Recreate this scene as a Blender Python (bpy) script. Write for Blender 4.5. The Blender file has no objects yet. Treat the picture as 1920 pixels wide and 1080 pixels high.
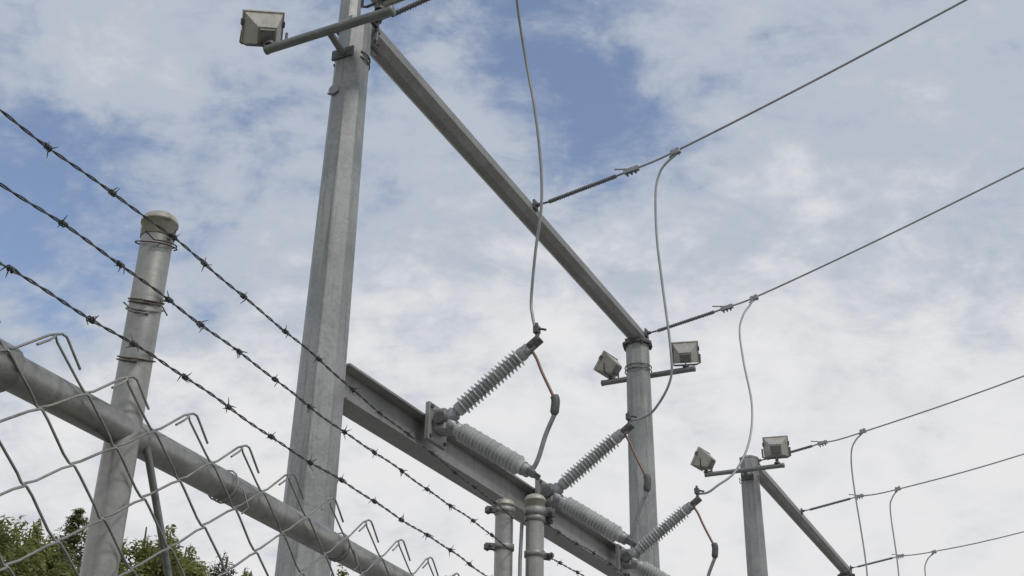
import bpy, math, random
import numpy as np
from mathutils import Vector, Matrix

random.seed(7)
sc = bpy.context.scene
COL = sc.collection
V = Vector

# ------------------------------------------------------------------ camera
cam_d = bpy.data.cameras.new('camera')
cam_d.sensor_width = 36.0
cam_d.lens = 41.34
cam_d.clip_start = 0.05
cam_d.clip_end = 6000
cam = bpy.data.objects.new('camera', cam_d)
COL.objects.link(cam)
PITCH, ROLL = math.radians(26.93), math.radians(1.03)
fw = V((0, math.cos(PITCH), math.sin(PITCH)))
u0 = V((0, -math.sin(PITCH), math.cos(PITCH)))
r0 = V((1, 0, 0))
rt = r0 * math.cos(ROLL) + u0 * math.sin(ROLL)
up = -r0 * math.sin(ROLL) + u0 * math.cos(ROLL)
M = Matrix((rt, up, -fw)).transposed().to_4x4()
M.translation = V((0, 0, 1.6))
cam.matrix_world = M
sc.camera = cam

# ------------------------------------------------------------------ exposure
sc.view_settings.view_transform = 'Standard'
sc.view_settings.look = 'None'
sc.view_settings.gamma = 1.0
sc.view_settings.exposure = 0.0
sc.view_settings.use_curve_mapping = False

# ------------------------------------------------------------------ sun
SUN_DIR = V((0.42, -0.46, 0.78)).normalized()
sun_d = bpy.data.lights.new('sun', 'SUN')
sun_d.energy = 1.3
sun_d.angle = math.radians(10)
sun_d.color = (1.0, 0.95, 0.88)
sun = bpy.data.objects.new('sun', sun_d)
sun.rotation_euler = SUN_DIR.to_track_quat('Z', 'Y').to_euler()
sun.location = (20, 0, 30)
COL.objects.link(sun)

# ------------------------------------------------------------------ world: blue sky with broken altocumulus
world = bpy.data.worlds.new('World')
sc.world = world
world.use_nodes = True
nt = world.node_tree
nt.nodes.clear()


class NB:
    def __init__(self, tree):
        self.t = tree

    def n(self, typ, **kw):
        nd = self.t.nodes.new(typ)
        for k, v in kw.items():
            setattr(nd, k, v)
        return nd

    def put(self, sock, val):
        if isinstance(val, bpy.types.NodeSocket):
            self.t.links.new(val, sock)
        else:
            sock.default_value = val

    def math(self, op, a, b=None, c=None, clamp=False):
        nd = self.n('ShaderNodeMath', operation=op, use_clamp=clamp)
        self.put(nd.inputs[0], a)
        if b is not None:
            self.put(nd.inputs[1], b)
        if c is not None:
            self.put(nd.inputs[2], c)
        return nd.outputs[0]

    def vmath(self, op, a, b=None):
        nd = self.n('ShaderNodeVectorMath', operation=op)
        self.put(nd.inputs[0], a)
        if b is not None:
            self.put(nd.inputs[1], b)
        return nd

    def noise(self, vec, scale, detail=4, rough=.5, dist=0.0, lac=2.0):
        nd = self.n('ShaderNodeTexNoise')
        self.put(nd.inputs['Vector'], vec)
        nd.inputs['Scale'].default_value = scale
        nd.inputs['Detail'].default_value = detail
        nd.inputs['Roughness'].default_value = rough
        nd.inputs['Distortion'].default_value = dist
        nd.inputs['Lacunarity'].default_value = lac
        return nd.outputs['Fac']

    def smooth(self, x, a, b, lo=0.0, hi=1.0):
        nd = self.n('ShaderNodeMapRange', interpolation_type='SMOOTHSTEP')
        self.put(nd.inputs['Value'], x)
        nd.inputs['From Min'].default_value = a
        nd.inputs['From Max'].default_value = b
        nd.inputs['To Min'].default_value = lo
        nd.inputs['To Max'].default_value = hi
        return nd.outputs['Result']

    def mix(self, f, a, b, blend='MIX'):
        nd = self.n('ShaderNodeMix', data_type='RGBA', blend_type=blend)
        self.put(nd.inputs[0], f)
        self.put(nd.inputs[6], a)
        self.put(nd.inputs[7], b)
        return nd.outputs[2]


w = NB(nt)
tc = w.n('ShaderNodeTexCoord')
D = tc.outputs['Generated']
sky = w.n('ShaderNodeTexSky', sky_type='NISHITA', sun_disc=False)
sky.sun_elevation = math.asin(SUN_DIR.z)
sky.sun_rotation = math.atan2(SUN_DIR.x, SUN_DIR.y)
sky.air_density = 1.0
sky.dust_density = 1.2
sep = w.n('ShaderNodeSeparateXYZ')
w.put(sep.inputs[0], D)
zc = w.math('ADD', w.math('MAXIMUM', sep.outputs[2], 0.0), 0.42)
cb = w.n('ShaderNodeCombineXYZ')
w.put(cb.inputs[0], w.math('DIVIDE', sep.outputs[0], zc))
w.put(cb.inputs[1], w.math('DIVIDE', sep.outputs[1], zc))
cb.inputs[2].default_value = 3.7
P2 = cb.outputs[0]                    # cloud deck seen from below
big = w.noise(P2, 4.0, 3, .5, .3)
mid = w.noise(P2, 10.5, 7, .60, .45)
rip = w.n('ShaderNodeMapping')
rip.inputs['Rotation'].default_value = (0, 0, 0.9)
rip.inputs['Scale'].default_value = (1.0, 1.6, 1.0)
w.put(rip.inputs['Vector'], P2)
rag = w.noise(rip.outputs[0], 19.0, 8, .64, .25)
dens = w.math('ADD', w.math('MULTIPLY', big, .26), w.math('ADD', w.math('MULTIPLY', mid, .44), w.math('MULTIPLY', rag, .32)))
# openings and thick banks of the deck: direction, sharpness, depth (openings negative)
BANKS = [((-.378, .803, .461), 80, -.16), ((-.334, .804, .492), 170, -.10), ((-.165, .763, .625), 180, -.10),
         ((-.031, .767, .642), 160, -.15), ((.069, .813, .578), 330, -.17), ((.171, .818, .549), 260, -.09),
         ((.05, .781, .622), 260, -.07), ((-.20, .83, .515), 220, -.05),
         ((.356, .834, .421), 16, .10), ((.33, .76, .56), 60, -.05), ((-.246, .797, .551), 120, .11), ((-.37, .73, .58), 180, .08),
         ((.235, .812, .535), 60, -.01), ((-.02, .93, .36), 14, .09)]
for d_, k_, a_ in BANKS:
    dv = V(d_).normalized()
    dot = w.vmath('DOT_PRODUCT', D, tuple(dv)).outputs['Value']
    g = w.math('EXPONENT', w.math('MULTIPLY', w.math('SUBTRACT', dot, 1.0), float(k_)))
    dens = w.math('ADD', dens, w.math('MULTIPLY', g, float(a_)))
dens = w.math('ADD', dens, w.smooth(sep.outputs[2], .26, .47, .15, 0.0))      # the deck closes up towards the horizon
cover = w.smooth(dens, .33, .545, .12, 1.0)
thick = w.smooth(dens, .42, .78)
lum = w.math('ADD', w.math('MULTIPLY', w.noise(P2, 8.5, 7, .60, .3), .70), w.math('ADD', w.math('MULTIPLY', thick, .40), w.smooth(sep.outputs[2], .30, .62, .13, -.10)))
cloud = w.mix(w.smooth(lum, .38, .95), (4.7, 5.2, 6.05, 1), (8.0, 8.0, 8.1, 1))
blue = w.mix(1.0, sky.outputs[0], (1.52, 1.50, 1.53, 1), 'MULTIPLY')
SKYMIX = w.mix(cover, blue, cloud)
bg = w.n('ShaderNodeBackground')
w.put(bg.inputs['Color'], SKYMIX)
bg.inputs['Strength'].default_value = 0.1
wo = w.n('ShaderNodeOutputWorld')
nt.links.new(bg.outputs[0], wo.inputs[0])


# ------------------------------------------------------------------ materials
def mat_base(name):
    m = bpy.data.materials.new(name)
    m.use_nodes = True
    t = m.node_tree
    b = NB(t)
    bs = t.nodes['Principled BSDF']
    return m, b, bs


def metal(name, c1, c2, rough=.5, metallic=.3, fine=60, coarse=4, streak=0.0, stain=None, stain_amt=.5, bump=.08):
    """weathered metal: fine spangle, coarse cloudiness, optional run-down streaks and stain colour"""
    m, b, bs = mat_base(name)
    geo = b.n('ShaderNodeNewGeometry')
    p = geo.outputs['Position']
    f = b.noise(p, fine, 3, .6)
    c = b.noise(p, coarse, 5, .6)
    fac = b.smooth(b.math('ADD', b.math('MULTIPLY', f, .28), b.math('MULTIPLY', c, .72)), .34, .66)
    col = b.mix(fac, (*c1, 1), (*c2, 1))
    if streak:
        mp = b.n('ShaderNodeMapping')
        mp.inputs['Scale'].default_value = (26, 26, 1.1)
        b.put(mp.inputs['Vector'], p)
        s = b.noise(mp.outputs[0], 1.0, 4, .6)
        sf = b.smooth(s, .50, .72, 0, streak)
        col = b.mix(sf, col, (c1[0] * .55, c1[1] * .53, c1[2] * .47, 1))
    if stain:
        s2 = b.noise(p, 17, 6, .68, .3)
        col = b.mix(b.smooth(s2, .52, .70, 0, stain_amt), col, (*stain, 1))
    b.put(bs.inputs['Base Color'], col)
    bs.inputs['Metallic'].default_value = metallic
    b.put(bs.inputs['Roughness'], b.smooth(c, .3, .7, rough - .1, min(1, rough + .14)))
    if bump:
        bp = b.n('ShaderNodeBump')
        bp.inputs['Strength'].default_value = bump
        bp.inputs['Distance'].default_value = .004
        b.put(bp.inputs['Height'], b.noise(p, fine * 1.6, 4, .65))
        b.put(bs.inputs['Normal'], bp.outputs[0])
    return m


STEEL = metal('galvanised_column_steel', (.235, .243, .238), (.40, .408, .40), .5, .3, 38, 1.7, .6, (.19, .185, .17), .45)
BEAM = metal('galvanised_beam_steel', (.24, .24, .228), (.36, .36, .345), .55, .25, 45, 2.2, .35, (.19, .18, .155), .3)
PIPE = metal('galvanised_fence_pipe', (.245, .246, .228), (.40, .397, .368), .38, .5, 75, 6, .45, (.30, .27, .20), .35, .12)
CAPM = metal('aged_post_cap', (.36, .34, .28), (.50, .48, .42), .5, .3, 70, 10, 0, (.16, .075, .035), .85, .15)
RUSTY = metal('rusted_tie_wire', (.075, .045, .032), (.14, .085, .06), .75, .2, 160, 30, 0)
BARB = metal('dark_barbed_wire', (.07, .072, .075), (.14, .14, .14), .55, .5, 200, 40, 0, (.13, .07, .04), .5)
MESHW = metal('dull_mesh_wire', (.22, .225, .21), (.36, .36, .335), .5, .45, 180, 25, 0, (.12, .10, .07), .4)
HARD = metal('dark_hardware', (.09, .09, .088), (.17, .17, .165), .55, .4, 120, 20, 0, (.15, .08, .045), .35)
CLAMP = metal('cast_aluminium_clamp', (.24, .245, .25), (.36, .365, .37), .45, .5, 120, 20, 0)
ALU = metal('weathered_conductor', (.30, .305, .30), (.42, .425, .42), .5, .5, 260, 8, 0)
COPPER = metal('tarnished_copper', (.17, .105, .08), (.27, .175, .135), .5, .55, 120, 14, 0)
PORC = metal('grey_glazed_porcelain', (.37, .372, .368), (.50, .50, .495), .26, 0, 30, 8, .15, None, 0, 0)
POLY = metal('grey_silicone_rubber', (.12, .125, .13), (.18, .185, .19), .6, 0, 60, 10, 0)
PAINT = metal('tan_grey_housing_paint', (.36, .34, .30), (.47, .45, .40), .5, .1, 50, 7, .3, (.18, .15, .11), .3)
CONC = metal('pier_concrete', (.36, .35, .33), (.47, .46, .44), .9, 0, 40, 4, .2, None, 0, .4)
DARKP = metal('dark_pipe_paint', (.19, .195, .19), (.27, .275, .265), .5, .25, 60, 6, .25, (.15, .11, .08), .3)

m, b, bs = mat_base('lamp_glass')
bs.inputs['Base Color'].default_value = (.10, .115, .105, 1)
bs.inputs['Roughness'].default_value = .12
bs.inputs['Coat Weight'].default_value = .6
GLASS = m


def leafmat(name, ca, cb_, cc):
    m, b, bs = mat_base(name)
    geo = b.n('ShaderNodeNewGeometry')
    rnd = geo.outputs['Random Per Island']
    f = b.noise(geo.outputs['Position'], .9, 3, .6)
    col = b.mix(b.smooth(f, .38, .64), (*ca, 1), (*cb_, 1))
    col = b.mix(b.smooth(rnd, .55, 1.0, 0, .8), col, (*cc, 1))
    b.put(bs.inputs['Base Color'], col)
    bs.inputs['Roughness'].default_value = .62
    tr = b.n('ShaderNodeBsdfTranslucent')
    b.put(tr.inputs['Color'], col)
    mx = b.n('ShaderNodeMixShader')
    mx.inputs[0].default_value = .5
    b.t.links.new(bs.outputs[0], mx.inputs[1])
    b.t.links.new(tr.outputs[0], mx.inputs[2])
    out = b.t.nodes['Material Output']
    b.t.links.new(mx.outputs[0], out.inputs['Surface'])
    return m


LEAF_A = leafmat('alder_leaves', (.20, .225, .065), (.27, .285, .10), (.32, .32, .16))
LEAF_B = leafmat('maple_leaves', (.205, .225, .058), (.28, .285, .09), (.33, .32, .14))
LEAF_C = leafmat('fir_needles', (.14, .165, .06), (.19, .21, .08), (.23, .24, .10))
LEAF_D = leafmat('sparse_reddish_leaves', (.105, .085, .05), (.14, .13, .07), (.16, .12, .085))
BARK = metal('tree_bark', (.06, .048, .036), (.13, .11, .088), .9, 0, 25, 4, .3, None, 0, .5)


def ground_mat(name, ca, cb_, cc, scale, bump):
    m, b, bs = mat_base(name)
    geo = b.n('ShaderNodeNewGeometry')
    p = geo.outputs['Position']
    vo = b.n('ShaderNodeTexVoronoi')
    b.put(vo.inputs['Vector'], p)
    vo.inputs['Scale'].default_value = scale
    f = b.noise(p, .35, 6, .6)
    sp = b.n('ShaderNodeSeparateColor')
    b.put(sp.inputs[0], vo.outputs['Color'])
    col = b.mix(sp.outputs[0], (*ca, 1), (*cb_, 1))
    col = b.mix(b.smooth(f, .45, .65, 0, .6), col, (*cc, 1))
    b.put(bs.inputs['Base Color'], col)
    bs.inputs['Roughness'].default_value = .92
    bp = b.n('ShaderNodeBump')
    bp.inputs['Strength'].default_value = bump
    bp.inputs['Distance'].default_value = .02
    b.put(bp.inputs['Height'], vo.outputs['Distance'])
    b.put(bs.inputs['Normal'], bp.outputs[0])
    return m


GRASS = ground_mat('rough_grass', (.05, .065, .022), (.09, .10, .035), (.12, .105, .05), 30, .6)
GRAVEL = ground_mat('crushed_rock', (.22, .215, .205), (.40, .39, .375), (.27, .26, .24), 45, .8)


# ------------------------------------------------------------------ mesh builder
ORIGIN = {}


class MB:
    def __init__(self):
        self.v, self.f, self.s = [], [], []

    def add(self, verts, faces, smooth=True):
        o = len(self.v)
        self.v += [tuple(p) for p in verts]
        for f in faces:
            self.f.append(tuple(i + o for i in f))
            self.s.append(smooth)
        return self

    def tube(self, pts, r, n=8, caps=True, closed=False):
        pts = [V(p) for p in pts]
        k = len(pts)
        rr = r if isinstance(r, (list, tuple)) else [r] * k
        tang = []
        for i in range(k):
            if closed:
                t = pts[(i + 1) % k] - pts[i - 1]
            else:
                t = pts[min(i + 1, k - 1)] - pts[max(i - 1, 0)]
            tang.append(t.normalized())
        a = V((0, 0, 1)) if abs(tang[0].z) < .9 else V((1, 0, 0))
        x = (a - tang[0] * a.dot(tang[0])).normalized()
        vs, fs = [], []
        for i in range(k):
            x = (x - tang[i] * x.dot(tang[i])).normalized()
            y = tang[i].cross(x)
            for j in range(n):
                an = 2 * math.pi * j / n
                vs.append(pts[i] + (x * math.cos(an) + y * math.sin(an)) * rr[i])
        for i in range(k if closed else k - 1):
            i2 = (i + 1) % k
            for j in range(n):
                j2 = (j + 1) % n
                fs.append((i * n + j, i * n + j2, i2 * n + j2, i2 * n + j))
        self.add(vs, fs, n > 4)
        if caps and not closed:
            self.add([vs[j] for j in range(n)], [tuple(range(n))[::-1]], False)
            self.add([vs[(k - 1) * n + j] for j in range(n)], [tuple(range(n))], False)
        return self

    def lathe(self, p0, axis, prof, n=16, rot=0.0, smooth=True, caps=True):
        """prof: (distance along axis, radius)"""
        p0, ax = V(p0), V(axis).normalized()
        a = V((0, 0, 1)) if abs(ax.z) < .9 else V((1, 0, 0))
        x = (a - ax * a.dot(ax)).normalized()
        y = ax.cross(x)
        vs, fs = [], []
        for t, r in prof:
            for j in range(n):
                an = rot + 2 * math.pi * j / n
                vs.append(p0 + ax * t + (x * math.cos(an) + y * math.sin(an)) * max(r, 1e-5))
        k = len(prof)
        for i in range(k - 1):
            for j in range(n):
                j2 = (j + 1) % n
                fs.append((i * n + j, i * n + j2, (i + 1) * n + j2, (i + 1) * n + j))
        self.add(vs, fs, smooth)
        if caps:
            self.add(vs[:n], [tuple(range(n))[::-1]], False)
            self.add(vs[-n:], [tuple(range(n))], False)
        return self

    def box(self, c, ax, ay, az, hx, hy, hz):
        """bevelled box with half sizes along three axes"""
        c, ax, ay, az = V(c), V(ax).normalized(), V(ay).normalized(), V(az).normalized()
        bv = min(hx, hy, hz) * .18
        vs = []
        for sx in (-1, 1):
            for sy in (-1, 1):
                for sz in (-1, 1):
                    for e in range(3):
                        h = [hx, hy, hz]
                        q = [h[i] - (bv if i != e else 0) for i in range(3)]
                        vs.append(c + ax * sx * q[0] + ay * sy * q[1] + az * sz * q[2])
        bm = __import__('bmesh').new()
        for p in vs:
            bm.verts.new(p)
        res = __import__('bmesh').ops.convex_hull(bm, input=bm.verts)
        bm.verts.index_update()
        vv = [v.co.copy() for v in bm.verts]
        ff = [tuple(v.index for v in f.verts) for f in bm.faces]
        bm.free()
        return self.add(vv, ff, False)

    def hull(self, pts):
        import bmesh
        bm = bmesh.new()
        for p in pts:
            bm.verts.new(V(p))
        bmesh.ops.convex_hull(bm, input=bm.verts)
        bm.verts.index_update()
        vv = [v.co.copy() for v in bm.verts]
        ff = [tuple(v.index for v in f.verts) for f in bm.faces]
        bm.free()
        return self.add(vv, ff, False)

    def prism(self, poly, ext):
        ext = V(ext)
        a = [V(p) for p in poly]
        n = len(a)
        vs = a + [p + ext for p in a]
        fs = [tuple(range(n))[::-1], tuple(range(n, 2 * n))]
        for i in range(n):
            j = (i + 1) % n
            fs.append((i, j, n + j, n + i))
        return self.add(vs, fs, False)

    def mesh(self, name, mat, origin=(0, 0, 0)):
        o = V(origin)
        me = bpy.data.meshes.new(name)
        me.from_pydata([(p[0] - o.x, p[1] - o.y, p[2] - o.z) for p in self.v], [], self.f)
        me.polygons.foreach_set('use_smooth', self.s)
        me.materials.append(mat)
        me.update()
        return me

    def build(self, name, mat, parent=None, origin=None):
        if parent is not None:
            org = ORIGIN[parent.name]
        else:
            org = V(origin) if origin is not None else V((0, 0, 0))
        o = bpy.data.objects.new(name, self.mesh(name, mat, org))
        COL.objects.link(o)
        if parent is not None:
            o.parent = parent
        else:
            o.location = org
        ORIGIN[o.name] = org
        return o


def tag(o, label=None, cat=None, group=None, kind=None):
    if label: o['label'] = label
    if cat: o['category'] = cat
    if group: o['group'] = group
    if kind: o['kind'] = kind
    return o


def empty(name, loc, label, cat, group=None):
    o = bpy.data.objects.new(name, None)
    o.empty_display_size = .2
    o.location = loc
    COL.objects.link(o)
    ORIGIN[o.name] = V(loc)
    return tag(o, label, cat, group)


def bez(pts, sub=8):
    """Catmull-Rom through points"""
    p = [V(q) for q in pts]
    p = [p[0] * 2 - p[1]] + p + [p[-1] * 2 - p[-2]]
    out = []
    for i in range(1, len(p) - 2):
        for k in range(sub):
            t = k / sub
            a, b_, c, d = p[i - 1], p[i], p[i + 1], p[i + 2]
            out.append(.5 * ((2 * b_) + (c - a) * t + (2 * a - 5 * b_ + 4 * c - d) * t * t + (3 * b_ - a - 3 * c + d) * t ** 3))
    out.append(p[-2])
    return out


Z = V((0, 0, 1))

# ------------------------------------------------------------------ setting
g = MB()
n_ = 24
vs = [(x * 260 - 3120, y * 260 - 3120, 0) for y in range(n_ + 1) for x in range(n_ + 1)]
fs = [(y * (n_ + 1) + x, y * (n_ + 1) + x + 1, (y + 1) * (n_ + 1) + x + 1, (y + 1) * (n_ + 1) + x) for y in range(n_) for x in range(n_)]
g.add(vs, fs, False)
tag(g.build('ground', GRASS), kind='structure')

# frame axes: B along the steel line, N square to it towards the camera's right
C1 = V((-1.325, 7.6525, 0))
B = V((.43361, .90110, 0))
N = V((.90110, -.43361, 0))


def G(s, n, z):
    return C1 + B * s + N * n + Z * z


g = MB()
g.add([G(-4, -9, .004), G(-4, 16, .004), G(34, 16, .004), G(34, -9, .004)], [(0, 1, 2, 3)], False)
tag(g.build('gravel_yard', GRAVEL), kind='structure')


# ------------------------------------------------------------------ steel dead-end frames
def column(frame, s, n, top, af_top, af_bot, rot, flange):
    base = G(s, n, 0)
    k = .5 / math.cos(math.pi / 8)
    zz = [.30, top * .35, top * .7, top]
    prof = [(z, (af_bot + (af_top - af_bot) * z / top) * k) for z in zz]
    o = MB().lathe(base, Z, prof, 8, rot, False).build('column', STEEL, frame)
    MB().lathe(base, Z, [(-.3, .42), (.24, .42), (.26, .40)], 24).build('concrete_pier', CONC, o)
    MB().box(base + Z * .285, B, N, Z, .33, .33, .022).build('base_plate', STEEL, o)
    for sx in (-1, 1):
        for sy in (-1, 1):
            q = base + B * .26 * sx + N * .26 * sy
            MB().lathe(q, Z, [(.262, .018), (.36, .018)], 8).lathe(q, Z, [(.308, .034), (.338, .034)], 6, 0, False).build('anchor_bolt', HARD, o)
    if flange:
        MB().lathe(base, Z, [(top + .002, .20), (top + .036, .20)], 8, rot, False).build('flange', HARD, o)
        for k in range(8):
            q = base + V((math.cos(k * math.pi / 4 + .2), math.sin(k * math.pi / 4 + .2), 0)) * .172
            MB().lathe(q, Z, [(top - .03, .011), (top - .022, .011), (top - .022, .017), (top, .017)], 6, 0, False).build('bolt', HARD, o)
        MB().box(base + Z * (top + .048), B, N, Z, .17, .11, .011).build('bearing_plate', HARD, o)
    return o


def octbeam(mb, p, q, af, n=8):
    ax = (q - p)
    k = af * .5 / math.cos(math.pi / 8)
    mb.lathe(p, ax, [(0, k * .96), (.01, k), (ax.length - .01, k), (ax.length, k * .96)], n, math.pi / 8, False)


def gusset(mb, s, n0, z0, sgn):
    mb.prism([G(s, n0, z0), G(s + .16 * sgn, n0, z0), G(s, n0, z0 - .16)], N * .012)


zb = 7.93
frA = empty('steel_dead_end_frame', G(0, 0, 0), 'nearer tall grey steel frame of two octagonal columns and a high cross beam', 'steel frame', 'dead-end frames in the yard')
colA1 = column(frA, 0, 0, 7.88, .252, .405, math.radians(-4.5), False)
colA2 = column(frA, 6.8, 0, 7.79, .285, .405, math.radians(10), True)
mb = MB(); octbeam(mb, G(.08, 0, zb), G(6.98, 0, zb), .205)
beamA = mb.build('beam', BEAM, frA)
for s0 in (.11, 3.35, 6.84):
    mb = MB()
    mb.box(G(s0, .115, zb + .045), B, N, Z, .05, .012, .05)
    mb.build('eye_plate', HARD, beamA)
jp = MB().box(G(.150, 0, zb - .03), N, Z, B, .125, .135, .010).build('connection_plate', STEEL, beamA)
for sx in (-1, 1):
    for sz in (-1, 0, 1):
        MB().lathe(G(.161, .112 * sx, zb - .03 + .115 * sz), B, [(-.034, .013), (-.02, .013), (-.02, .020), (.0, .020), (.0, .014), (.03, .014)], 6, 0, False).build('bolt', HARD, beamA)
for sx in (-1, 1):
    MB().prism([G(.162, .006 * sx - .006, zb - .11), G(.36, .006 * sx - .006, zb - .11), G(.162, .006 * sx - .006, zb - .19)], N * .010).build('gusset', STEEL, beamA) if sx > 0 else None
# upper mast on the near column
ms = G(-.05, -.03, 0)
mst = MB().lathe(ms, Z, [(7.78, .105), (7.86, .088), (9.4, .075), (12.2, .05)], 8, math.radians(4), False).build('lightning_mast', STEEL, colA1)
sm = math.radians(-4.5) - math.radians(90)
dirv = V((math.cos(sm), math.sin(sm), 0))
k8 = .5 / math.cos(math.pi / 8)
MB().tube([C1 + dirv * ((.405 + (.252 - .405) * z / 7.88) * k8 - .001) + Z * z for z in [.32 + .3 * i for i in range(26)] if z < 7.87], .005, 5).build('weld_seam', STEEL, colA1)
# hand hole cover with its dark lip, and nuts
mb = MB()
hp = G(-.125, -.05, 7.16)
mb.lathe(hp, -B, [(0, .05), (.012, .05), (.018, .042)], 16)
mb.build('hand_hole_cover', STEEL, colA1)
mb = MB()
mb.tube([hp - B * .02 + N * (.055 * math.cos(a)) + Z * (.055 * math.sin(a)) for a in [math.radians(-150 + 12 * i) for i in range(11)]], .006, 6)
mb.build('cover_lip', HARD, colA1)

# lower switch beam: a wide-flange section
def wide_flange(p, q, d, bf, tf, tw):
    mb = MB()
    ax = (q - p)
    L = ax.length
    ax.normalize()
    side = ax.cross(Z).normalized()
    c = (p + q) / 2
    mb.box(c + Z * (d / 2 - tf / 2), ax, side, Z, L / 2, bf / 2, tf / 2)
    mb.box(c - Z * (d / 2 - tf / 2), ax, side, Z, L / 2, bf / 2, tf / 2)
    mb.box(c, ax, side, Z, L / 2 - .001, tw / 2, d / 2 - tf - .0005)
    return mb


wide_flange(G(.15, .03, 4.765), G(6.65, .03, 4.765), .28, .20, .020, .012).build('switch_beam', BEAM, frA)

frB = empty('steel_dead_end_frame', G(12.0, .06, 0), 'farther grey steel frame low at the right edge, its beam sloping off the bottom', 'steel frame', 'dead-end frames in the yard')
colB1 = column(frB, 12.0, .06, 7.88, .285, .405, math.radians(8), False)
colB2 = column(frB, 20.0, .06, 7.72, .30, .405, math.radians(8), True)
MB().lathe(G(12.0, .06, 0), Z, [(7.885, .16), (7.91, .16), (7.93, .12)], 8, math.radians(8), False).build('cap_plate', STEEL, colB1)
mb = MB(); octbeam(mb, G(12.08, .06, 7.85), G(20.2, .06, 7.85), .215)
beamB = mb.build('beam', BEAM, frB)
for s0 in (12.15, 15.3, 20.0):
    MB().box(G(s0, .06 + .12, 7.85 + .045), B, N, Z, .05, .012, .05).build('eye_plate', HARD, beamB)


# ------------------------------------------------------------------ floodlights on their bars
def light_bar(s, n0, z, off, half, label, soff):
    e = empty('floodlight_bar', G(s + off, n0, z), label, 'light bar', 'floodlight bars on the columns')
    r = .037
    p = MB().tube([G(s + off, n0 - half, z), G(s + off, n0 + half, z)], r, 16).build('arm', DARKP, e)
    for sg in (-1, 1):
        MB().lathe(G(s + off, n0 + sg * (half - .004), z), N * sg, [(0, r + .004), (.02, r + .004), (.028, r * .6)], 16).build('end_cap', DARKP, p)
    sg = 1 if off < 0 else -1
    MB().tube([G(s + off + sg * .02, n0, z), G(s + sg * -soff, n0, z - .06)], .028, 12).build('standoff', DARKP, e)
    mb = MB()
    mb.box(G(s - sg * soff, n0, z - .06), N, Z, B, .10, .045, .010)
    mb.build('clamp_plate', HARD, e)
    for dz in (-.085, -.03):
        mb = MB()
        pts = [G(s, n0, z + dz) + (B * -sg * math.cos(a) + N * math.sin(a)) * (soff + .008) for a in [math.radians(-62 - 11.8 * i) for i in range(21)]]
        mb.tube(pts, .007, 6)
        mb.build('u_bolt', HARD, e)
    return e


def floodlight(mount, aim, label, scale=1.0, lift=.20, roll=0.0, shift=(0, 0, 0)):
    """mount: point on top of the bar; aim: where the front looks"""
    aim = V(aim).normalized()
    e = empty('floodlight', mount, label, 'floodlight', 'floodlights above the yard')
    side = aim.cross(Z).normalized()
    side = Matrix.Rotation(math.radians(roll), 3, aim) @ side
    vert = side.cross(aim).normalized()
    c = V(mount) + Z * lift * scale + V(shift)

    def rect(t, hw, hh, dv=0):
        return [c + aim * t * scale + side * sx * hw * scale + vert * (sy * hh + dv) * scale for sx, sy in ((-1, -1), (1, -1), (1, 1), (-1, 1))]
    body = MB()
    body.hull(rect(-.12, .09, .085) + rect(-.05, .105, .10) + rect(.10, .185, .155))
    hb = body.build('housing', PAINT, e)
    rim = MB()
    a, b_ = rect(.101, .200, .17), rect(.135, .200, .17)
    ai, bi = rect(.101, .172, .128), rect(.135, .172, .128)
    for i in range(4):
        j = (i + 1) % 4
        rim.add([a[i], a[j], b_[j], b_[i]], [(0, 1, 2, 3)], False)
        rim.add([ai[i], ai[j], bi[j], bi[i]], [(3, 2, 1, 0)], False)
        rim.add([b_[i], b_[j], bi[j], bi[i]], [(0, 1, 2, 3)], False)
        rim.add([a[i], a[j], ai[j], ai[i]], [(3, 2, 1, 0)], False)
    rim.build('lens_frame', PAINT, e)
    q = rect(.112, .1715, .1275)
    q2 = rect(.118, .1715, .1275)
    MB().hull(q + q2).build('lens', GLASS, e)
    MB().hull(rect(-.119, .075, .070) + rect(-.140, .068, .062)).build('shaded_back_cover', DARKP, hb)  # added cover; its darker paint stands for shade on the downward-facing back
    for sx in (-1, 1):
        for sy in (-1, 1):
            MB().lathe(c + (aim * -.138 + side * .055 * sx + vert * .05 * sy) * scale, -aim, [(0, .008), (.008, .008)], 6, 0, False).build('screw', HARD, hb)
    for sx in (-1, 1):
        MB().box(c + (aim * .118 + side * .2 * sx + vert * .05) * scale, aim, side, vert, .022 * scale, .012 * scale, .03 * scale).build('latch', HARD, hb)
    cord = bez([c + (aim * -.12 - vert * .05) * scale, c + (aim * -.16 - vert * .12) * scale - Z * .03, V(mount) + (c - V(mount)) * .25 - aim * .06, V(mount) - Z * .01], 5)
    MB().tube(cord, .007, 6).build('supply_cord', HARD, e)
    yk = MB()
    w_ = .215 * scale
    top = c + aim * .0
    pts = [top + side * w_, c + side * w_ - Z * .14 * scale, c + side * (w_ - .05) - Z * .165 * scale, c - side * (w_ - .05) - Z * .165 * scale, c - side * w_ - Z * .14 * scale, top - side * w_]
    yk.tube(pts, .014 * scale, 6)
    yk.build('yoke', HARD, e)
    kn = MB()
    kn.tube([V(mount) - Z * .004, V(mount) + Z * .02, c - Z * .16 * scale], .026 * scale, 10)
    kn.lathe(V(mount), Z, [(-.002, .05 * scale), (.02, .05 * scale), (.03, .03 * scale)], 12)
    kn.build('slip_fitter', HARD, e)
    return e


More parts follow.
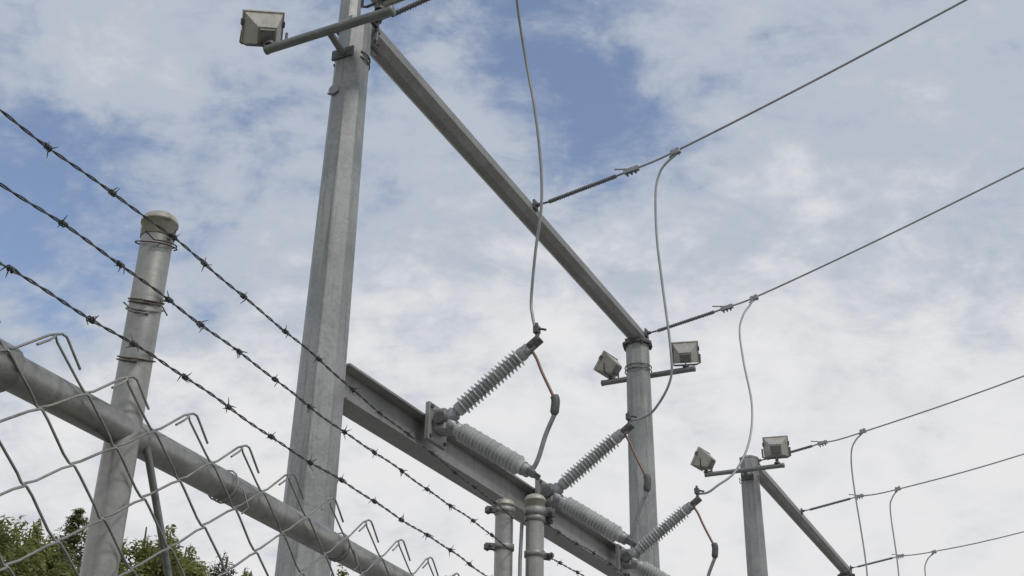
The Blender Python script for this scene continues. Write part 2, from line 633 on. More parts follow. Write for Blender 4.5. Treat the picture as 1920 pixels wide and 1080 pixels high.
barA = light_bar(0, 0.0, 7.56, -.36, .575, 'thick grey pipe arm clamped across the near tall column', .135)
floodlight(G(-.36, -.555, 7.598), V((-.36, .50, .80)), 'tan box floodlight at the left end of the arm on the near column', .84, .19, -20, -N * .075)
floodlight(G(-.36, .47, 7.60), V((.35, .6, .6)), 'floodlight cut by the top edge of the photo, right end of the near arm', .84, .27)
barA2 = light_bar(6.8, 0.0, 7.52, .36, .62, 'pale pipe arm behind the second column, below the beam end', .16)
floodlight(G(7.16, .52, 7.558), V((.15, .75, .75)), 'small floodlight on the right end of the arm behind the second column', .85)
floodlight(G(7.16, -.50, 7.558), V((-.7, .5, .6)), 'floodlight partly hidden by the second column, left of it', .85)
barB = light_bar(12.0, .06, 7.60, -.36, .63, 'straight pipe arm across the top of the far column', .165)
floodlight(G(11.64, -.56, 7.638), V((-.7, .5, .5)), 'floodlight on the left end of the far column arm', .95)
floodlight(G(11.64, .60, 7.638), V((.25, .9, .5)), 'square floodlight standing on the right end of the far column arm', 1.0, .26)


# ------------------------------------------------------------------ strain insulators, conductors
def shed_profile(L, rc, rs, rs2, k, end=.05, hub=None):
    hub = hub or rc * 1.5
    p = [(0, hub), (end, hub), (end + .004, rc)]
    step = (L - 2 * end) / k
    for i in range(k):
        t = end + i * step
        r = rs if i % 2 == 0 else rs2
        p += [(t + step * .30, rc), (t + step * .42, r), (t + step * .54, r), (t + step * .82, rc * 1.15), (t + step * .98, rc)]
    p += [(L - end, rc), (L - end + .004, hub), (L, hub)]
    return p


LBL = {0: 'near the first column', 1: 'at mid beam', 2: 'above the second column'}


def phase_line(s, n0, z0, pts_line, lab_ins, lab_line, grp, r=.0115):
    """polymer strain insulator + dead-end clamp, then the conductor"""
    a = G(s, n0 + .12, z0)
    b0 = G(s, n0 + .27, z0 + .012)
    b1 = G(s, n0 + 1.02, z0 + .135)
    b2 = G(s, n0 + 1.26, z0 + .178)
    e = empty('strain_insulator', a, lab_ins, 'insulator', 'strain insulators ' + grp)
    ax = (b1 - b0)
    MB().lathe(b0, ax, shed_profile(ax.length, .018, .027, .024, 26, .06, .022), 12).build('insulator_rod', POLY, e)
    MB().tube([a, b0], .011, 8).lathe(a, b0 - a, [(-.02, .022), (.05, .022)], 8).build('clevis', HARD, e)
    d = (b2 - b1).normalized()
    sd = d.cross(Z).normalized()
    upv = sd.cross(d)
    mb = MB()
    mb.tube([b1, b1 + d * .10], .012, 8)
    mb.hull([b1 + d * t + sd * x * .022 + upv * y for t, x, y in ((.09, -1, -.02), (.09, 1, -.02), (.09, -1, .02), (.09, 1, .02), (.25, -1, -.028), (.25, 1, -.028), (.25, -1, .02), (.25, 1, .02))])
    cl = mb.build('dead_end_clamp', CLAMP, e)
    for k in range(3):
        q = b1 + d * (.12 + .045 * k)
        mb = MB().tube([q + upv * .035, q - upv * .062], .006, 6)
        mb.lathe(q - upv * .05, upv, [(0, .012), (.012, .012)], 6, 0, False)
        mb.build('u_bolt', HARD, cl)
    mb = MB()
    mb.tube([b1 + d * .16 + upv * .02, b1 + d * .06 + upv * .06, b1 - d * .0 + upv * .085], .009, 6)
    mb.build('conductor_tail', ALU, cl)
    # conductor
    path = bez([b2 - d * .1] + [G(s, n0 + n, z) for n, z in pts_line], 6)
    ln = MB().tube(path, r, 8)
    lo = ln.build('overhead_conductor', ALU, None, path[0])
    tag(lo, lab_line, 'power line', 'overhead conductors ' + grp)
    return lo


def tap(parent, p, q, drop):
    """tee clamp joining the jumper to the conductor"""
    d = (q - p).normalized()
    sd = d.cross(Z).normalized()
    upv = sd.cross(d)
    mb = MB()
    mb.box(p - upv * .012, d, sd, upv, .050, .022, .030)
    mb.hull([p + d * .0 - upv * .02 + sd * .018 * x + d * .02 * y for x in (-1, 1) for y in (-1, 1)] + [p + (drop - p) * .8 + sd * .016 * x + d * .018 * y for x in (-1, 1) for y in (-1, 1)])
    c = mb.build('tee_clamp', CLAMP, parent)
    for k in (-1, 1):
        MB().tube([p + d * .028 * k + upv * .035, p + d * .028 * k - upv * .06], .006, 6).build('bolt', HARD, c)


zA = 7.97
LA = [(1.62, 8.225), (2.96, 8.63), (4.6, 9.17), (8.0, 10.32), (14, 12.5), (24, 16.6)]
lab_ins = ['strain insulator at the very top, right of the near column', 'long strain insulator fixed at the middle of the near high beam', 'strain insulator fixed above the second column where the beam ends']
lab_ln = ['overhead power line passing above the photo from the near column', 'topmost full power line rising to the upper right corner', 'second power line rising to the right edge from above the second column']
cond = []
for k, s in enumerate((.11, 3.35, 6.84)):
    cond.append(phase_line(s, 0, zA, LA, lab_ins[k], lab_ln[k], 'of the near frame'))
LB = [[(1.80, 8.15), (4.42, 8.74), (9, 10.0), (22, 14.2)], [(1.85, 8.11), (4.11, 8.5), (9, 9.6), (22, 13.2)], [(1.85, 8.09), (3.74, 8.34), (9, 9.3), (22, 12.4)]]
lab_ins = ['strain insulator from the top of the far column beside its floodlight', 'strain insulator from the middle of the far sloping beam', 'lowest strain insulator, at the far beam end by the bottom edge']
lab_ln = ['power line from the far column, highest of the three at the far frame', 'middle power line of the far frame, running to the right edge', 'lowest power line of the far frame in the bottom right corner']
for k, s in enumerate((12.15, 15.3, 20.0)):
    cond.append(phase_line(s, .06, 7.90, LB[k], lab_ins[k], lab_ln[k], 'of the far frame', .012))


def jumper(pts, label, r=.0125, grp='drop leads', tapat=None, line=None):
    path = bez(pts, 8)
    o = MB().tube(path, r, 8).build('drop_lead', ALU, None, path[0])
    tag(o, label, 'cable', grp)
    return o


J = []
J.append(jumper([G(.11, 1.64, 8.18), G(.20, 1.50, 8.22), G(.36, 1.30, 8.34), G(.6, 1.18, 8.2)] + [G(.85, 1.15, 7.78), G(.97, 1.18, 7.36), G(1.1, 1.18, 6.91), G(1.19, 1.15, 6.54), G(1.28, 1.06, 6.18), G(1.37, .985, 5.81), G(1.37, .995, 5.66), G(1.37, 1.025, 5.52)], 'long drop cable from the top edge, crossing in front of the high beam'))
J.append(jumper([G(3.35, 1.66, 8.19), G(3.35, 1.57, 8.13), G(3.35, 1.49, 8.03), G(3.35, 1.435, 7.81), G(3.35, 1.425, 7.32), G(3.36, 1.45, 6.85), G(3.38, 1.50, 6.1), G(3.42, 1.47, 5.80), G(3.46, 1.30, 5.56), G(3.47, 1.16, 5.49), G(3.47, 1.03, 5.49)], 'drop cable hanging from the topmost power line, passing right of the second column'))
J.append(jumper([G(6.84, 1.54, 8.19), G(6.80, 1.48, 8.08), G(6.72, 1.42, 7.94), G(6.62, 1.38, 7.68), G(6.41, 1.45, 7.17), G(6.14, 1.57, 6.51), G(5.9, 1.56, 5.99), G(5.72, 1.43, 5.62), G(5.6, 1.26, 5.45), G(5.57, 1.15, 5.375), G(5.57, 1.03, 5.375)], 'drop cable hanging from the second power line, curling back to the lowest switch'))
for k, (s, n, z, n2, z2) in enumerate(((.11, 1.64, 8.235, 2.0, 8.33), (3.35, 1.66, 8.24, 2.0, 8.33), (6.84, 1.54, 8.21, 2.0, 8.33))):
    tap(J[k], G(s, n, z), G(s, n2, z2), G(s, n - .06, z - .075))
JB = [([(12.15, 1.84, 8.15), (12.15, 1.70, 8.02), (12.15, 1.62, 7.82), (12.15, 1.60, 7.34), (12.15, 1.64, 5.88), (12.1, 1.5, 5.2), (12.0, 1.1, 4.9)], 'drop cable of the far frame, leftmost of its three'),
      ([(15.3, 1.88, 8.10), (15.3, 1.76, 7.96), (15.3, 1.70, 7.70), (15.3, 1.70, 6.6), (15.3, 1.6, 5.4), (15.3, 1.1, 4.9)], 'drop cable of the far frame, second of its three'),
      ([(20.0, 1.88, 8.06), (20.0, 1.72, 7.92), (20.0, 1.64, 7.62), (20.0, 1.66, 6.6), (20.0, 1.5, 5.4), (20.0, 1.1, 4.9)], 'drop cable of the far frame, in the bottom corner, rightmost')]
for pts, lb in JB:
    o = jumper([G(s, n + .06, z) for s, n, z in pts], lb, .0125, 'far drop leads')
    s, n, z = pts[0]
    tap(o, G(s, n + .06, z + .035), G(s, n + .4, z + .12), G(s, n, z - .04))


# ------------------------------------------------------------------ V switches on the lower beam
def v_switch(s, z0, bend, label, drop=0.0):
    base = G(s, .20, z0)
    e = empty('disconnect_switch', base, label, 'switch', 'V switches along the lower beam')
    mb = MB()
    mb.box(G(s, .165, z0 - .02), B, N, Z, .15, .02, .155)
    mb.box(G(s, .235, z0), B, N, Z, .085, .055, .09)
    bd = mb.build('mounting_base', BEAM, e)
    for sx in (-1, 1):
        for sz in (-1, 1):
            MB().lathe(G(s + .12 * sx, .185, z0 - .02 + .12 * sz), N, [(0, .017), (.018, .017)], 6, 0, False).build('bolt', HARD, bd)
    MB().lathe(G(s - .12, .25, z0), B, [(0, .05), (.24, .05)], 14).build('bearing', HARD, bd)
    ends = []
    for sg, (dn, dz) in ((1, (.74, .52)), (-1, (.74, -.50))):
        d = (N * dn + Z * dz).normalized()
        p = G(s, .24, z0) + d * .09
        hubp = MB().lathe(p - d * .05, d, [(0, .06), (.07, .06), (.08, .045), (.10, .045)], 14)
        L = .70
        ins = MB().lathe(p + d * .05, d, shed_profile(L, .047, .080, .076, 17, .045, .056), 20).build('insulator', PORC, e)
        hubp.build('hub', CLAMP, ins)
        q = p + d * (.05 + L)
        MB().lathe(q, d, [(-.002, .05), (.05, .05), (.055, .03), (.10, .03)], 12).build('cap_fitting', CLAMP, ins)
        ends.append((q + d * .07, d))
    # terminal block and arcing tip on the upper insulator
    q, d = ends[0]
    mb = MB()
    mb.box(q + d * .03, d, B, d.cross(B), .07, .045, .022)
    tb = mb.build('terminal_pad', HARD, e)
    for k in (-1, 1):
        MB().tube([q + d * (.03 + .03 * k) - B * .06, q + d * (.03 + .03 * k) + B * .06], .009, 6).build('bolt', COPPER, tb)
    mb = MB().tube([q + d * .06, q + d * .07 + Z * .06, q + d * .06 + Z * .16], [.02, .016, .013], 8)
    mb.tube(bez([q + d * .05 + Z * .10, q + d * .10 + Z * .08, q + d * .16 + Z * .03], 5), .010, 6)
    mb.box(q + d * .062 + Z * .10, B, N, Z, .026, .024, .032)
    mb.build('cable_clamp', HARD, tb)
    # copper strap, jaw, and the curved blade down to the lower insulator
    q2, d2 = ends[1]
    n1 = (q - C1).dot(N)
    k1 = q + N * .10 - Z * .24
    k2 = G(s, n1 + .20, z0 + .06)
    k3 = G(s, n1 + .20, z0 - .08)
    MB().tube(bez([q - Z * .02, q + N * .05 - Z * .11, k1, k2], 5), .012, 8).build('strap', COPPER, e)
    MB().tube(bez([k2 + Z * .02, k2 + N * .012 - Z * .03, k3], 5), [.018] + [.034] * 9 + [.02], 10).build('jaw', HARD, e)
    MB().tube(bez([k3, k3 - N * .07 - Z * .15, q2 + N * .06 + Z * .10, q2], 6), .018, 8).build('blade', CLAMP, e)
    mb = MB()
    mb.box(q2 + d2 * .01, d2, B, d2.cross(B), .06, .04, .022)
    mb.build('terminal_pad', HARD, e)
    return e


v_switch(1.37, 4.86, 0, 'porcelain V switch nearest the tall column, highest on the lower beam')
v_switch(3.47, 4.86, 0, 'porcelain V switch in the middle of the lower beam, behind the paired posts')
v_switch(5.57, 4.745, 0, 'porcelain V switch farthest along the lower beam, by the second column')

# ------------------------------------------------------------------ foreground chain-link fence
P0 = V((-.72267, 2.09137, 0))
FD = V((.34458, .93876, 0))
FN = V((.93876, -.34458, 0))      # towards the camera


def F(s, o, z):
    return P0 + FD * s + FN * o + Z * z


def FF(o0, fd, fn):
    return lambda s, o, z: o0 + fd * s + fn * o + Z * z


fence = empty('chain_link_fence', F(0, 0, 0), 'nearest chain link fence with pipe rail, capped post and three barbed wires', 'fence', 'chain link fences')


def fence_post(fence, f, s, o, top, r, dome=True):
    base = f(s, o, 0)
    p = MB().lathe(base, Z, [(-.2, r), (top - .05, r)], 28).build('post', PIPE, fence)
    if dome:
        prof = [(top - .056, r + .0012), (top - .055, r + .0028), (top - .024, r + .0030), (top - .0235, r + .0058), (top - .0185, r + .0060), (top - .016, r + .0045)]
        prof += [(top - .016 + .019 * math.sin(t), (r + .0042) * math.cos(t)) for t in [math.radians(x) for x in (12, 25, 40, 55, 70, 82, 89)]]
        MB().lathe(base, Z, prof, 28).build('post_cap', CAPM, p)
    return p


def tie_loop(parent, f, s, o, z, r, turns=2.3, tilt=.02, rw=.0022, ph=0.0, tail=.03, mat=None):
    pts = []
    k = int(turns * 16)
    for i in range(k + 1):
        a = ph + 2 * math.pi * turns * i / k
        rr = r + .003 + .0012 * math.sin(i * 1.7)
        pts.append(f(s + rr * math.cos(a), o + rr * math.sin(a), z + tilt * math.cos(a + .6) + .006 * (i / k - .5) * turns))
    a = ph + 2 * math.pi * turns
    pts.append(f(s + (r + tail) * math.cos(a + .2), o + (r + .01) * math.sin(a + .1), z + tilt * .5 - .012))
    return MB().tube(pts, rw, 5).build('wire_tie', mat or RUSTY, parent)


def band(parent, f, s, o, z, r, bolt_dir, h=.022):
    """tension band with its carriage bolt"""
    base = f(s, o, 0)
    bn = MB().lathe(base, Z, [(z - h / 2, r + .001), (z - h / 2 + .001, r + .005), (z + h / 2 - .001, r + .005), (z + h / 2, r + .001)], 24, 0, True, False).build('band', MESHW, parent)
    d = V(bolt_dir).normalized()
    sd = d.cross(Z)
    q = base + Z * z
    mb = MB()
    for k in (-1, 1):
        mb.box(q + d * (r + .018) + sd * .009 * k, d, sd, Z, .018, .0035, h / 2 - .001)
    mb.tube([q + d * (r + .02) - sd * .03, q + d * (r + .02) + sd * .035], .0055, 6)
    mb.lathe(q + d * (r + .02) + sd * .018, sd, [(0, .011), (.009, .011)], 6, 0, False)
    mb.build('band_bolt', HARD, bn)
    return bn


RP = .0318
near = fence_post(fence, F, 0, 0, 2.815, RP)
left = fence_post(fence, F, -2.06, 0, 2.815, RP)
far = fence_post(fence, F, 2.06, 0, 2.808, RP)

# top rail in two lengths, cups at the posts, a sleeve on the left
RR = .0315
MB().tube([F(-2.03 + 4.06 * i / 20, 0, 2.346 - .004 * math.sin(math.pi * i / 10) ** 2) for i in range(21)], RR, 22).build('top_rail', PIPE, fence)
MB().lathe(F(-.62, 0, 2.342), FD, [(0, RR + .004), (.004, RR + .010), (.30, RR + .010), (.304, RR + .004)], 22).build('rail_sleeve', PIPE, fence)

# truss rod
MB().tube([F(.045, .022, 2.33), F(1.345, .022, .12)], .0072, 8).build('truss_rod', DARKP, fence)


# mesh pickets: zigzag wires hooked into each other, knuckled at the top
def picket_mesh(name, w2, hh, zt, zb_, rw, flip, jit, seed):
    """one zigzag wire in local coords: x along the fence, y towards camera, z up. Peaks at x=0 and x=w2."""
    rnd = random.Random(seed)
    pts = []
    k = int((zt - zb_) / hh)
    side = 0 if not flip else 1
    for i in range(k + 1):
        z = zt - i * hh
        x = 0 if (i + side) % 2 == 0 else w2
        sgn = -1 if x == 0 else 1
        jx, jz = rnd.uniform(-jit, jit), rnd.uniform(-jit, jit)
        pts.append((x, sgn, z, jx, jz))
    path = []
    # knuckle at the top: short free leg bent back down past the neighbour
    x0, sg, zt0, _, _ = pts[0]
    out = -1 if x0 == 0 else 1
    if out < 0:
        free = [(x0 - w2 * .40, -.004, zt0 - hh * .50), (x0 - w2 * .16, -.005, zt0 - hh * .22), (x0 - w2 * .05, -.004, zt0 - hh * .06), (x0 + .001, .0, zt0 + .002)]
    else:
        free = [(x0 + .070, -.005, zt0 - .034), (x0 + .046, -.005, zt0 - .013), (x0 + .031, -.004, zt0 + .002), (x0 + .024, -.003, zt0 + .009), (x0 + .014, -.001, zt0 + .0105)]
    path += free
    for i in range(0, k + 1):
        x, sg, z, jx, jz = pts[i]
        if i > 0:
            px, _, pz, _, _ = pts[i - 1]
            # approach, hook round the neighbour, leave
            dx = 1 if x > px else -1
            path.append((x - dx * w2 * .22 + jx, .0022 * (1 if i % 2 else -1), z + hh * .20 + jz))
            path.append((x - dx * w2 * .035 + jx, .0030, z + hh * .05 + jz))
            path.append((x - dx * w2 * .0 + jx, -.0008, z + jz))
            path.append((x - dx * w2 * .035 + jx, -.0040, z - hh * .05 + jz))
            if i < k:
                path.append((x - dx * w2 * .22 + jx, -.0018, z - hh * .20 + jz))
        else:
            path.append((x - out * w2 * .10, .002, z - hh * (.10 if out < 0 else .02)))
    mb = MB().tube(path, rw, 6)
    return mb.mesh(name, MESHW)


W2, HH = .1000, .0655
OM = .040                         # mesh hangs on the camera side of the rail
ZT = 2.421
frame_rot = math.atan2(FD.y, FD.x)
var = {}
for fl in (0, 1):
    for sd in range(3):
        var[(fl, sd)] = picket_mesh('mesh_wire', W2, HH, ZT if True else 0, .06, .0024, fl, .0016, 11 * sd + fl)


def hang_mesh(parent, org, fd, s_from, count, s0):
    rz = math.atan2(fd.y, fd.x)
    for i in range(count):
        s = s_from + i * W2
        fl = i % 2
        me = var[(fl, random.randrange(3))]
        o = bpy.data.objects.new('mesh_wire', me)
        COL.objects.link(o)
        o.parent = parent
        p = org + fd * s + V((fd.y, -fd.x, 0)) * OM - ORIGIN[parent.name]
        o.location = p
        # local y must point to the camera side (fd rotated -90 deg): mirror through a half turn is not needed
        o.rotation_euler = (0, 0, rz)


# top peaks stand at s = .395 + .2k on the rail plane; moved with the offset towards the camera
s_c = -1.714
peak = s_c + (.395 - s_c) * (1.40 - OM) / 1.40
k0 = int((peak + 2.0) / (2 * W2))
s_start = peak - 2 * W2 * k0
hang_mesh(fence, P0, FD, s_start, int((2.0 - s_start) / W2), 0)


# barbed wire: two twisted strands with four-point barbs
def strand_pair(f, zfun, ofun, s0, s1, r=.00155, off=.0018, pitch=.085, seed=1):
    rnd = random.Random(seed)
    mb = MB()
    k = int((s1 - s0) / pitch * 8)
    ph0 = rnd.random() * 6
    for st in (0, math.pi):
        pts = []
        for i in range(k + 1):
            s = s0 + (s1 - s0) * i / k
            a = ph0 + 2 * math.pi * s / pitch + st
            pts.append(f(s, ofun(s) + off * math.cos(a), zfun(s) + off * math.sin(a)))
        mb.tube(pts, r, 5)
    return mb


def barb_mesh(seed):
    rnd = random.Random(seed)
    mb = MB()
    for k, sh in ((0, -.004), (1, .004)):
        a0 = rnd.uniform(0, 6.28)
        pts = []
        t0 = V((rnd.uniform(-.3, .3), math.cos(a0), math.sin(a0)))
        L1, L2 = rnd.uniform(.011, .018), rnd.uniform(.011, .018)
        coil = []
        for i in range(13):
            a = a0 + 1.3 + i * 2 * math.pi * 1.4 / 12
            coil.append(V((sh + (i / 12 - .5) * .007, .0046 * math.cos(a), .0046 * math.sin(a))))
        d0 = (coil[0] - coil[1]).normalized() + V((rnd.uniform(-.5, .5), 0, 0))
        d1 = (coil[-1] - coil[-2]).normalized() + V((rnd.uniform(-.5, .5), 0, 0))
        pts = [coil[0] + d0.normalized() * L1, coil[0] + d0.normalized() * L1 * .5] + coil + [coil[-1] + d1.normalized() * L2 * .5, coil[-1] + d1.normalized() * L2]
        mb.tube(pts, [.0005, .0011] + [.0015] * 13 + [.0011, .0005], 5)
    return mb.mesh('barb', BARB)


BARBS = [barb_mesh(s) for s in range(6)]


def barbed(parent, f, fd, z, o, s0, s1, spots, seed, sag=0.0, fall=0.0):
    rnd = random.Random(seed)

    def zf(s):
        v = z + .004 * math.sin(s * 3.1 + seed) + .0022 * math.sin(s * 9.7 + seed * 2) + .0012 * math.sin(s * 23 + seed)
        v -= sag * math.sin(math.pi * min(1, -s / 2.06)) if s < 0 else fall * s
        return v

    def of(s):
        v = o + .003 * math.sin(s * 4.3 + seed)
        return v
    wv = strand_pair(f, zf, of, s0, s1, seed=seed).build('barbed_wire', BARB, parent)
    rz = math.atan2(fd.y, fd.x)
    for s in spots:
        ob = bpy.data.objects.new('barb', BARBS[rnd.randrange(6)])
        COL.objects.link(ob)
        ob.parent = wv
        ob.location = f(s, of(s), zf(s)) - ORIGIN[parent.name]
        ob.rotation_euler = (rnd.uniform(0, 6.28), 0, 0)
        ob.rotation_euler = (Matrix.Rotation(rz, 3, 'Z') @ Matrix.Rotation(rnd.uniform(0, 6.28), 3, 'X')).to_euler()
    return wv


OW = RP + .006


def sh(s):      # spot read on the post plane -> on the wire plane
    return s_c + (s - s_c) * (1.40 - OW) / 1.40


def spots(known, step, s0, s1, seed):
    rnd = random.Random(seed)
    k = [sh(x) for x in known]
    x = k[0] - step
    while x > s0:
        k.insert(0, x + rnd.uniform(-.012, .012))
        x -= step
    x = k[-1] + step
    while x < s1:
        k.append(x + rnd.uniform(-.012, .012))
        x += step
    return k


wires = [(2.782, [-.334, -.152, .045, .16, .323, .517]), (2.649, [-.263, -.097, .064, .181, .34, .50]), (2.521, [-.357, -.145, -.017, .16, .33])]
for k, (zw, known) in enumerate(wires):
    zz = 1.6 + (zw - 1.6) * (1.40 - OW) / 1.40
    barbed(fence, F, FD, zz, OW, -2.06, 2.05, spots(known, .175, -2.0, 2.0, k + 3), k + 1, (.014, .012, .030)[k], (.008, .0, .008)[k])
    tie_loop(near, F, 0, 0, zz - .004, RP + (.006 if k == 0 else 0), 1.35 if k != 1 else 1.8, .014, .0015, .4 + k, .03)
    band(far, F, 2.06, 0, zz + .018, RP, (-FD * .2 - FN * .0 + V((-.9, -.1, 0))))
band(far, F, 2.06, 0, 2.40, RP, V((-.9, -.1, 0)))
# bits of bare wire wrapped round the near post
tie_loop(near, F, 0, 0, 2.600, RP, 1.2, .02, .0018, 2.2, .02, MESHW)
# loose tie wires holding the mesh to the rail
for s in (-1.5, -.9, -.42, .34, .86, 1.35, 1.8):
    pts = []
    for i in range(22):
        a = math.radians(-150 + i * 24)
        pts.append(F(s + .010 * math.sin(a * .5), (RR + .003) * math.cos(a) + .004, 2.343 + (RR + .004) * math.sin(a)))
    pts += [F(s + .012, OM + .006, 2.335), F(s + .03, OM + .012, 2.30), F(s + .022, OM + .002, 2.285)]
    MB().tube(pts, .0019, 5).build('wire_tie', MESHW, fence)

# second fence run, starting at its own post beside the far post
Q0 = F(2.11, .0965, 0)
GD = V((.41473, .90995, 0))
GN = V((.90995, -.41473, 0))
F2 = FF(Q0, GD, GN)
fence2 = empty('chain_link_fence', Q0, 'chain link fence running on from the right one of the paired posts', 'fence', 'chain link fences')
p2 = fence_post(fence2, F2, 0, 0, 2.832, RP)
p3 = fence_post(fence2, F2, 3.0, 0, 2.86, RP)
p4 = fence_post(fence2, F2, 6.0, 0, 2.86, RP)
for s0, s1 in ((.028, 2.97), (3.03, 5.97)):
    MB().tube([F2(s0, 0, 2.345), F2((s0 + s1) / 2, 0, 2.338), F2(s1, 0, 2.345)], RR, 18).build('top_rail', PIPE, fence2)
for k, zz in enumerate((2.735, 2.62, 2.50)):
    barbed(fence2, F2, GD, zz, OW, .03, 6.0, [.14 + .175 * i + random.uniform(-.01, .01) for i in range(32)], k + 11)
    band(p2, F2, 0, 0, zz + (.01 if k == 0 else 0), RP, V((.8, .45, 0)))
for zz in (2.765,):
    band(p2, F2, 0, 0, zz + .004, RP + .002, V((.9, .1, 0)), .03)
hang_mesh(fence2, Q0, GD, .05, 58, 0)
# bonding conductor between the paired posts
gw = MB().tube([F(2.085, .05, 0), F(2.085, .052, 1.4), F(2.09, .05, 2.60), F(2.10, .052, 2.735)], .0065, 8).build('bonding_cable', CLAMP, None, F(2.085, .05, 0))
tag(gw, 'thin straight bonding cable running down between the two paired posts', 'cable')


# ------------------------------------------------------------------ trees beyond the yard
def tree(name, az, dist, height, rad, crown_h, leafm, seed, label, kind='broad', leaves=5200, leaf=.11, lean=0.0):
    rnd = np.random.default_rng(seed)
    pr = random.Random(seed)
    a = math.radians(az)
    base = V((dist * math.sin(a), dist * math.cos(a), 0))
    e = empty(name, base, label, 'tree', 'trees beyond the fence')
    mb = MB()
    tr = .028 * height
    spine = [base + V((lean * t * t * height * .1 + .12 * math.sin(t * 5 + seed), .10 * math.cos(t * 4 + seed), height * .97 * t)) for t in np.linspace(0, 1, 9)]
    spine[0] = base - Z * .1
    mb.tube(spine, [tr * (1 - .93 * t) for t in np.linspace(0, 1, 9)], 10)
    clumps = []
    c0 = height - crown_h
    if kind == 'fir':
        lv = 34
        for i in range(lv):
            t = i / (lv - 1)
            z = c0 + crown_h * t
            r = rad * (1 - t) ** .85 + .10
            nb = 6 if t > .6 else 8
            for j in range(nb):
                an = pr.uniform(0, 6.28)
                rr = r * pr.uniform(.75, 1.12)
                p0 = base + V((0, 0, z))
                tip = p0 + V((math.cos(an) * rr, math.sin(an) * rr, pr.uniform(-.05, .35) * rr))
                mb.tube([p0, (p0 + tip) / 2 + Z * .04, tip], [.03 * (1 - t) + .008, .015, .004], 4, False)
                for q in (.35, .6, .8, 1.0):
                    clumps.append((p0.lerp(tip, q), .12 + .10 * rr, .10 + .08 * rr))
    else:
        nl = 11
        for i in range(nl):
            t = .30 + .62 * i / nl
            k = int(t * 8)
            p0 = spine[k].lerp(spine[min(k + 1, 8)], t * 8 - k)
            an = i * 2.4 + pr.uniform(-.5, .5)
            z1 = (p0.z - c0) / crown_h
            reach = rad * math.sqrt(max(.08, 1 - (2 * min(max(z1, .05), .98) - .9) ** 2 * .8)) * pr.uniform(.75, 1.05)
            tip = p0 + V((math.cos(an) * reach, math.sin(an) * reach, reach * pr.uniform(.35, .9)))
            tip.z = min(tip.z, height - .25 - crown_h * .30 * (math.hypot(tip.x - base.x, tip.y - base.y) / rad) ** 2)
            midp = p0.lerp(tip, .5) + V((pr.uniform(-.2, .2), pr.uniform(-.2, .2), reach * .12))
            mb.tube(bez([p0, midp, tip], 3), [tr * (.42 - .05 * q) * (1 - t * .5) for q in range(7)], 6, False)
            for q in range(5):
                st = bez([p0, midp, tip], 4)[3 + q if q < 4 else 8]
                sa = pr.uniform(0, 6.28)
                sl = pr.uniform(.35, .75) * rad * .5
                te = st + V((math.cos(sa) * sl, math.sin(sa) * sl, sl * pr.uniform(.3, 1.0)))
                rr_ = math.hypot(te.x - base.x, te.y - base.y) / rad
                te.z = min(te.z, height - .25 - crown_h * .30 * rr_ * rr_)
                mb.tube([st, st.lerp(te, .5) + Z * .05, te], [.03, .018, .006], 4, False)
                clumps.append((te, rad * pr.uniform(.13, .22), rad * pr.uniform(.10, .18)))
                clumps.append((st.lerp(te, .5), rad * pr.uniform(.14, .22), rad * pr.uniform(.12, .18)))
        # upright shoots through the top
        for i in range(20):
            an, rr = pr.uniform(0, 6.28), rad * math.sqrt(pr.random()) * .8
            zt = height - crown_h * .42 * (rr / rad) ** 2 - pr.uniform(0, .9)
            p = base + V((math.cos(an) * rr, math.sin(an) * rr, zt))
            mb.tube([p - Z * 1.0 - V((p - base).xy.to_3d()) * .1, p - Z * .4, p + Z * .1], [.03, .016, .005], 4, False)
            for q in range(4):
                clumps.append((p - Z * (.12 + .28 * q), .13 + .09 * q, .18))
    mb.build('trunk', BARK, e)
    # leaves: small bent blades scattered through the clumps
    nc = len(clumps)
    wts = np.array([c[1] ** 1.6 for c in clumps]); wts /= wts.sum()
    idx = rnd.choice(nc, leaves, p=wts)
    cen = np.array([tuple(c[0]) for c in clumps])[idx]
    rxy = np.array([c[1] for c in clumps])[idx]
    rz = np.array([c[2] for c in clumps])[idx]
    dirv = rnd.normal(size=(leaves, 3)); dirv /= np.linalg.norm(dirv, axis=1)[:, None]
    rad_ = rnd.random(leaves) ** .45
    pos = cen + dirv * (rad_ * 1.25)[:, None] * np.stack([rxy, rxy, rz], 1)
    nrm = dirv * .5 + rnd.normal(size=(leaves, 3)) * .5 + np.array([0, 0, .9])
    nrm /= np.linalg.norm(nrm, axis=1)[:, None]
    t1 = np.cross(nrm, rnd.normal(size=(leaves, 3))); t1 /= np.linalg.norm(t1, axis=1)[:, None]
    t2 = np.cross(nrm, t1)
    sz = leaf * rnd.uniform(.55, 1.25, leaves)
    asp = .45 if kind != 'fir' else .22
    q = [pos - t1 * sz[:, None], pos + t2 * (sz * asp)[:, None] + nrm * (sz * .15)[:, None], pos + t1 * sz[:, None], pos - t2 * (sz * asp)[:, None] + nrm * (sz * .15)[:, None]]
    verts = np.stack(q, 1).reshape(-1, 3) - np.array(tuple(base))
    me = bpy.data.meshes.new('crown')
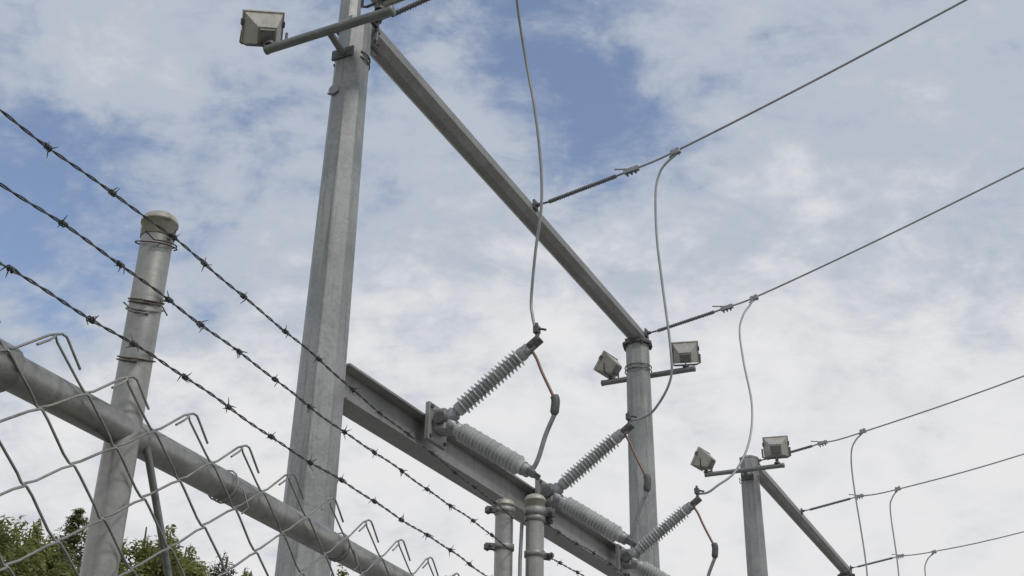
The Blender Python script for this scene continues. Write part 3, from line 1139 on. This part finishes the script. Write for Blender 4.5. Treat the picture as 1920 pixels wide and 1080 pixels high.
    me.vertices.add(len(verts)); me.vertices.foreach_set('co', verts.ravel())
    me.loops.add(leaves * 4); me.loops.foreach_set('vertex_index', np.arange(leaves * 4))
    me.polygons.add(leaves); me.polygons.foreach_set('loop_start', np.arange(leaves) * 4)
    me.polygons.foreach_set('loop_total', np.full(leaves, 4))
    me.materials.append(leafm)
    me.update(); me.validate()
    o = bpy.data.objects.new('crown', me)
    COL.objects.link(o)
    o.parent = e
    return e


def ht(el, dist):
    return 1.6 + dist * math.tan(math.radians(el))


tree('alder_tree', -24.3, 38, ht(14.85, 38), 2.5, 7.2, LEAF_A, 3, 'pale green leafy tree at the left edge, behind the mesh', leaves=15000)
tree('alder_tree', -22.2, 41, ht(14.35, 41), 1.9, 7.0, LEAF_B, 5, 'bushy tree between the left edge tree and the pointed dark tree', leaves=13000)
tree('fir_tree', -20.4, 44, ht(14.8, 44), 1.9, 6.0, LEAF_C, 8, 'pointed dark tree rising left of the near fence post', 'fir', 13000, .12)
tree('maple_tree', -17.1, 40, ht(14.95, 40), 2.4, 6.5, LEAF_B, 12, 'rounded green tree just right of the near fence post', leaves=15000)
tree('alder_tree', -19.5, 37, ht(13.7, 37), 1.7, 6.2, LEAF_A, 15, 'green tree hidden mostly behind the near fence post', leaves=12000)
tree('alder_tree', -15.5, 42, ht(14.25, 42), 1.8, 6.4, LEAF_A, 21, 'lower green tree sloping down right of the rounded one', leaves=10000)
tree('alder_tree', -13.5, 47, ht(13.95, 47), .8, 6.0, LEAF_D, 27, 'small sparse reddish tree top under the pipe rail', leaves=2000, leaf=.10)
tree('maple_tree', -12.6, 41, ht(13.5, 41), 1.7, 6.0, LEAF_B, 33, 'low green tree top below the rail, left of the tall column', leaves=12000)
tree('alder_tree', -8.3, 43, ht(13.5, 43), 1.4, 6.0, LEAF_A, 38, 'low tree top right of the foot of the tall column', leaves=10000)
tree('alder_tree', -2.9, 45, ht(13.33, 45), 1.2, 6.0, LEAF_A, 44, 'tree top barely showing at the bottom edge left of the paired posts', leaves=9000)
